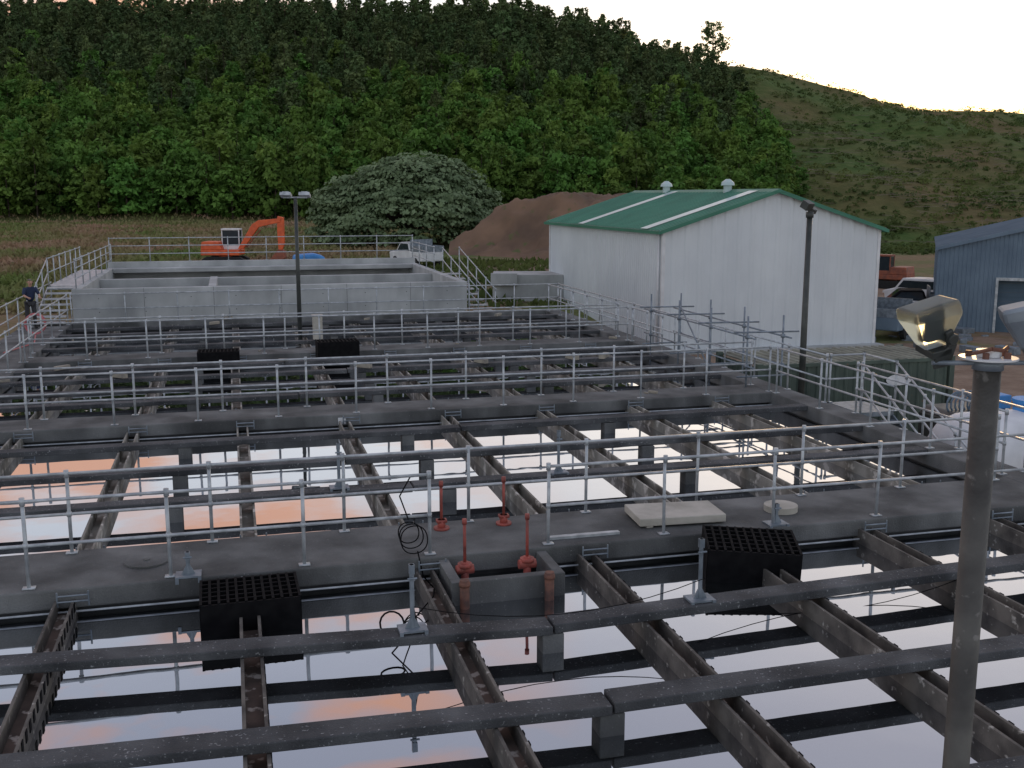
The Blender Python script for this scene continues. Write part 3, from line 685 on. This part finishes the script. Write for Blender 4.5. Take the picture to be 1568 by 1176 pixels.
for k in range(75):
    z=random.uniform(2,12); t=random.random()*6.28; L=(1.0+4.0*(1-(z/13)**2)*random.random()+.6)
    e_=Vector((L*math.cos(t),L*math.sin(t),z+L*.3)); b.cyl((0,0,min(z,11.4)),tuple(e_),.07,5,.02)
    for i in range(26): q=random.uniform(.6,1.05); cs.append((e_.x*q+random.gauss(0,.3),e_.y*q+random.gauss(0,.3),z+(e_.z-z)*q+random.gauss(0,.25)))
b.obj('trunk_and_limbs','bark',lp); quads('crown',np.array(cs),np.full(len(cs),.22),'leafB',lp,asp=1.3)
# big round tree
rt=empty('round_broadleaf_tree'); UT=-9.0; c0=site(95,UT); z0=float(hz(UT,95))
b=B(); b.cyl((c0.x,c0.y,z0-.3),(c0.x,c0.y,z0+2.5),.5,10,.35)
for k in range(22):
    t=random.random()*6.28; L=random.uniform(3,5.5); b.cyl((c0.x,c0.y,z0+random.uniform(.6,2.3)),(c0.x+L*math.cos(t),c0.y+L*math.sin(t),z0+random.uniform(2.5,6)),.16,6,.04)
b.obj('trunk_and_limbs','bark',rt)
cs=[];nr=[];sz=[]
for k in range(1500):
    v=np.array([random.gauss(0,1),random.gauss(0,1),random.gauss(0,1)]); v/=np.linalg.norm(v); v[2]=abs(v[2]) if v[2]<-.12 else v[2]
    lump=1+.05*math.sin(v[0]*5+1)+.05*math.sin(v[1]*7+v[2]*5)
    rr=random.uniform(.8,1.0)*lump; zz=v[2]
    fl_=(1-abs(zz)**2.6)**.5 if zz>0 else 1.0
    hx=math.hypot(v[0],v[1])+1e-6
    C=np.array([c0.x+v[0]/hx*fl_*rr*8.1,c0.y+v[1]/hx*fl_*rr*7.5,z0+1.0+zz*rr*6.6])
    cr=random.uniform(.4,.85)
    for i in range(34):
        d=rng.normal(size=3); d/=np.linalg.norm(d); d[2]=abs(d[2])*.8-.15
        cs.append(C+d*cr*np.array([1.25,1.25,.65])); nr.append(d+v*.5+np.array([0,0,.8])); sz.append(random.uniform(.09,.18))
quads('crown',np.array(cs),sz,'leafC',rt,nrm=np.array(nr),asp=1.3)
# scrub on the right-hand hill
cs=[];sz=[];nr=[]
for k in range(2800):
    w=random.uniform(126,306); u=random.uniform(36,.56*w+15)
    if w<150 and u<40: continue
    z=float(hz(u,w)); p=site(w,u,z); cr=random.uniform(.3,1.0)*(1 if random.random()<.85 else 2.0)
    for i in range(int(12+cr*14)):
        d=rng.normal(size=3); d/=np.linalg.norm(d); d[2]=abs(d[2])
        cs.append((p.x+d[0]*cr,p.y+d[1]*cr,p.z+d[2]*cr*.8)); nr.append(d+[0,0,.4]); sz.append(random.uniform(.12,.28))
quads('hillside_scrub',np.array(cs),sz,'scrub',None,nrm=np.array(nr))
b=B()
for k in range(420):
    w=random.uniform(140,250); u=random.uniform(48,.55*w+10); z=float(hz(u,w)); p=site(w,u,z+.5); t=random.uniform(-.6,.9); L=random.uniform(1,4.0)
    b.cyl(p-Vector((math.cos(t)*L,math.sin(t)*L,-.2*L*random.random())),p+Vector((math.cos(t)*L,math.sin(t)*L,.25*L*random.random())),.05,4,.02)
b.obj('felled_branches','twig',None)
bb_=B()
for q in range(9):
    c=site(random.uniform(98,112),random.uniform(44,58)); z=float(hz(50,105))
    for k in range(110):
        t=random.random()*6.28; L=random.uniform(1.5,4.2); el=random.uniform(.3,1.4)
        bb_.cyl((c.x,c.y,z),(c.x+L*math.cos(t)*math.cos(el),c.y+L*math.sin(t)*math.cos(el),z+L*1.25*math.sin(el)),.05,3,.012,False)
bb_.obj('bare_bushes','twig',None)
cs=[];sz=[]
for k in range(42000):
    w=random.uniform(56,150); u=random.uniform(-.53*w-3,12 if w>96 else -9)
    if w<62 and u>-14: continue
    z=float(hz(u,w)); h=random.uniform(.10,.34); p=site(w,u,z+h*.6); cs.append(p[:]); sz.append(h)
quads('meadow_grass',np.array(cs),np.array(sz)*.5,'straw',None,up=1.2,asp=2.0)
cs=[];sz=[]
for k in range(5000):
    w=random.uniform(58,78); u=random.gauss(-2,5)+random.choice([0,0,14])
    z=float(hz(u,w)); h=random.uniform(.08,.3); cs.append(site(w,u,z+h*.5)[:]); sz.append(h*.6)
quads('track_weeds',np.array(cs),np.array(sz),'scrub',None,up=1,asp=1.8)
# ------------------------------------------------------------------ person leaning on the rail
def skin(name,verts,edges,radii,mt,parent,root=0):
    me=bpy.data.meshes.new(name); me.from_pydata(verts,edges,[]); me.materials.append(M[mt]); o=link(bpy.data.objects.new(name,me),parent)
    md=o.modifiers.new('s','SKIN'); md.use_smooth_shade=True
    for i,r in enumerate(radii):
        d=me.skin_vertices[0].data[i]; d.radius=(r,r) if not isinstance(r,tuple) else r; d.use_root=(i==root)
    sb=o.modifiers.new('u','SUBSURF'); sb.levels=2; sb.render_levels=2
    return o
pe=empty('man_leaning_on_rail',(-6.75,39.2,0.0)); pe.rotation_euler=(0,0,math.radians(-155))
skin('trousers',[(0,0,.93),(-.1,0,.86),(-.11,.03,.48),(-.12,-.02,.09),(.1,0,.86),(.12,-.02,.48),(.13,-.08,.09)],[(0,1),(1,2),(2,3),(0,4),(4,5),(5,6)],[(.14,.11),.1,.07,.055,.1,.07,.055],'trous',pe)
skin('shoe',[(-.12,-.06,.05),(-.12,.06,.045),(-.12,.17,.035)],[(0,1),(1,2)],[.05,.048,.035],'rubber',pe); skin('shoe_right',[(.13,-.12,.05),(.13,.0,.045),(.13,.11,.035)],[(0,1),(1,2)],[.05,.048,.035],'rubber',pe)
skin('shirt',[(0,0,.93),(0,.03,1.12),(0,.09,1.34),(0,.11,1.44),(-.18,.1,1.38),(-.25,.2,1.17),(.18,.1,1.38),(.25,.2,1.17)],[(0,1),(1,2),(2,3),(2,4),(4,5),(2,6),(6,7)],[(.16,.12),(.16,.125),(.17,.12),.07,.075,.055,.075,.055],'navy',pe)
def arm(s):
    skin('forearm',[(s*.25,.2,1.17),(s*.2,.42,1.12),(s*.19,.47,1.115)],[(0,1),(1,2)],[.045,.03,.032],'skin',pe)
    skin('palm',[(s*.19,.46,1.115),(s*.18,.54,1.11)],[(0,1)],[(.036,.02),(.04,.018)],'skin',pe)
    for i,(o_,L) in enumerate(((-.03,.085),(-.01,.095),(.01,.09),(.03,.07))):
        skin('finger',[(s*.18+o_,.54,1.11),(s*.18+o_,.54+L*.6,1.105),(s*.18+o_,.54+L*.8,1.105-L*.5)],[(0,1),(1,2)],[.01,.009,.008],'skin',pe)
    skin('thumb',[(s*.18-s*.03,.48,1.11),(s*.18-s*.06,.52,1.10),(s*.18-s*.065,.55,1.085)],[(0,1),(1,2)],[.012,.01,.009],'skin',pe)
arm(-1); arm(1)
skin('head',[(0,.12,1.42),(0,.14,1.5),(0,.16,1.57),(0,.16,1.66)],[(0,1),(1,2),(2,3)],[.055,.055,(.072,.082),(.075,.09)],'skin',pe)
skin('hair',[(0,.12,1.66),(0,.13,1.71)],[(0,1)],[(.085,.09),(.075,.08)],'hair',pe)
b=B(); b.cyl((0,.25,1.6),(0,.28,1.575),.012,6,.018); b.cyl((-.08,.15,1.58),(-.09,.15,1.63),.016,6); b.cyl((.08,.15,1.58),(.09,.15,1.63),.016,6); b.obj('nose_and_ears','skin',pe)
b=B(); b.box(-.04,-.02,.238,.25,1.625,1.635); b.box(.02,.04,.238,.25,1.625,1.635); b.box(-.025,.025,.236,.247,1.535,1.542); b.obj('eyes_and_mouth','hair',pe)
b=B()
for k in range(3): b.tube([(-6.2+.3*math.cos(t),36.5+.1*k,.45+.32*math.sin(t)) for t in np.linspace(0,6.28,20)],.025)
b.tube([(-6.2,36.5,.1),(-6.0,35,.03),(-6.5,33,.03)],.02); b.obj('hose_reel','pink',None)
# ------------------------------------------------------------------ world, sun, camera
SUNAZ=AZ+math.radians(20.6); SUNEL=math.radians(4.9)
SD=Vector((math.sin(SUNAZ)*math.cos(SUNEL),math.cos(SUNAZ)*math.cos(SUNEL),math.sin(SUNEL)))
w=bpy.data.worlds.new('World'); S.world=w; w.use_nodes=True; nt=w.node_tree; n=nt.nodes; l=nt.links
bg=n['Background']; out=n['World Output']
sk=n.new('ShaderNodeTexSky'); sk.sky_type='NISHITA'; sk.sun_disc=False; sk.sun_elevation=SUNEL; sk.sun_rotation=SUNAZ; sk.dust_density=1.5; sk.altitude=100
l.new(sk.outputs[0],bg.inputs[0]); bg.inputs[1].default_value=.05
tc=n.new('ShaderNodeTexCoord'); sx=n.new('ShaderNodeSeparateXYZ'); l.new(tc.outputs['Generated'],sx.inputs[0])
mp=n.new('ShaderNodeMapping'); mp.inputs['Scale'].default_value=(1.6,1.6,6); mp.inputs['Location'].default_value=(.35,0,.2); l.new(tc.outputs['Generated'],mp.inputs[0])
ns=n.new('ShaderNodeTexNoise'); ns.inputs['Scale'].default_value=3.0; ns.inputs['Detail'].default_value=8; l.new(mp.outputs[0],ns.inputs['Vector'])
r=n.new('ShaderNodeValToRGB'); r.color_ramp.elements[0].position=.45; r.color_ramp.elements[1].position=.62; l.new(ns.outputs['Fac'],r.inputs[0])
def mrange(src,a,b_,c=0,d_=1):
    x=n.new('ShaderNodeMapRange'); x.inputs['From Min'].default_value=a; x.inputs['From Max'].default_value=b_; x.inputs['To Min'].default_value=c; x.inputs['To Max'].default_value=d_; l.new(src,x.inputs['Value']); return x.outputs[0]
def mul(a,b_):
    x=n.new('ShaderNodeMath'); x.operation='MULTIPLY'; l.new(a,x.inputs[0]); l.new(b_,x.inputs[1]); return x.outputs[0]
fac=mul(mul(r.outputs[0],mrange(sx.outputs['X'],.30,.12)),mrange(sx.outputs['Y'],.2,.6))
base=n.new('ShaderNodeMixRGB'); base.inputs[1].default_value=(1.0,1.03,1.08,1); base.inputs[2].default_value=(.45,.47,.59,1); l.new(mrange(sx.outputs['Z'],.16,.46),base.inputs[0])
mx=n.new('ShaderNodeMixRGB'); mx.inputs[2].default_value=(.90,.43,.27,1); l.new(fac,mx.inputs[0]); l.new(base.outputs[0],mx.inputs[1])
# faint warm aureole where the sun has just gone behind the ridge
vd=n.new('ShaderNodeVectorMath'); vd.operation='DOT_PRODUCT'; vd.inputs[1].default_value=SD; nn_=n.new('ShaderNodeVectorMath'); nn_.operation='NORMALIZE'; l.new(tc.outputs['Generated'],nn_.inputs[0]); l.new(nn_.outputs[0],vd.inputs[0])
au=n.new('ShaderNodeMapRange'); au.interpolation_type='SMOOTHERSTEP'; au.inputs['From Min'].default_value=.988; au.inputs['From Max'].default_value=1.0005; au.inputs['To Max'].default_value=.45; l.new(vd.outputs['Value'],au.inputs['Value'])
mg=n.new('ShaderNodeMixRGB'); mg.inputs[2].default_value=(1.4,.95,.40,1); l.new(au.outputs[0],mg.inputs[0]); l.new(mx.outputs[0],mg.inputs[1])
b2=n.new('ShaderNodeBackground'); b2.inputs[1].default_value=.88; l.new(mg.outputs[0],b2.inputs[0])
ad=n.new('ShaderNodeAddShader'); l.new(bg.outputs[0],ad.inputs[0]); l.new(b2.outputs[0],ad.inputs[1]); l.new(ad.outputs[0],out.inputs[0])
su=bpy.data.lights.new('sun','SUN'); su.energy=3.5; su.angle=math.radians(.6); su.color=(1,.62,.28); so=link(bpy.data.objects.new('sun',su))
so.rotation_euler=SD.to_track_quat('Z','Y').to_euler()
cam=bpy.data.cameras.new('camera'); co=link(bpy.data.objects.new('camera',cam)); S.camera=co
cam.sensor_width=36; cam.lens=1617/1568*36; cam.clip_end=3000; cam.clip_start=.05
co.location=(0,0,CAMZ); co.rotation_euler=(math.radians(90)-PITCH,0,-AZ)
S.view_settings.view_transform='Standard'; S.view_settings.look='None'; S.view_settings.exposure=0
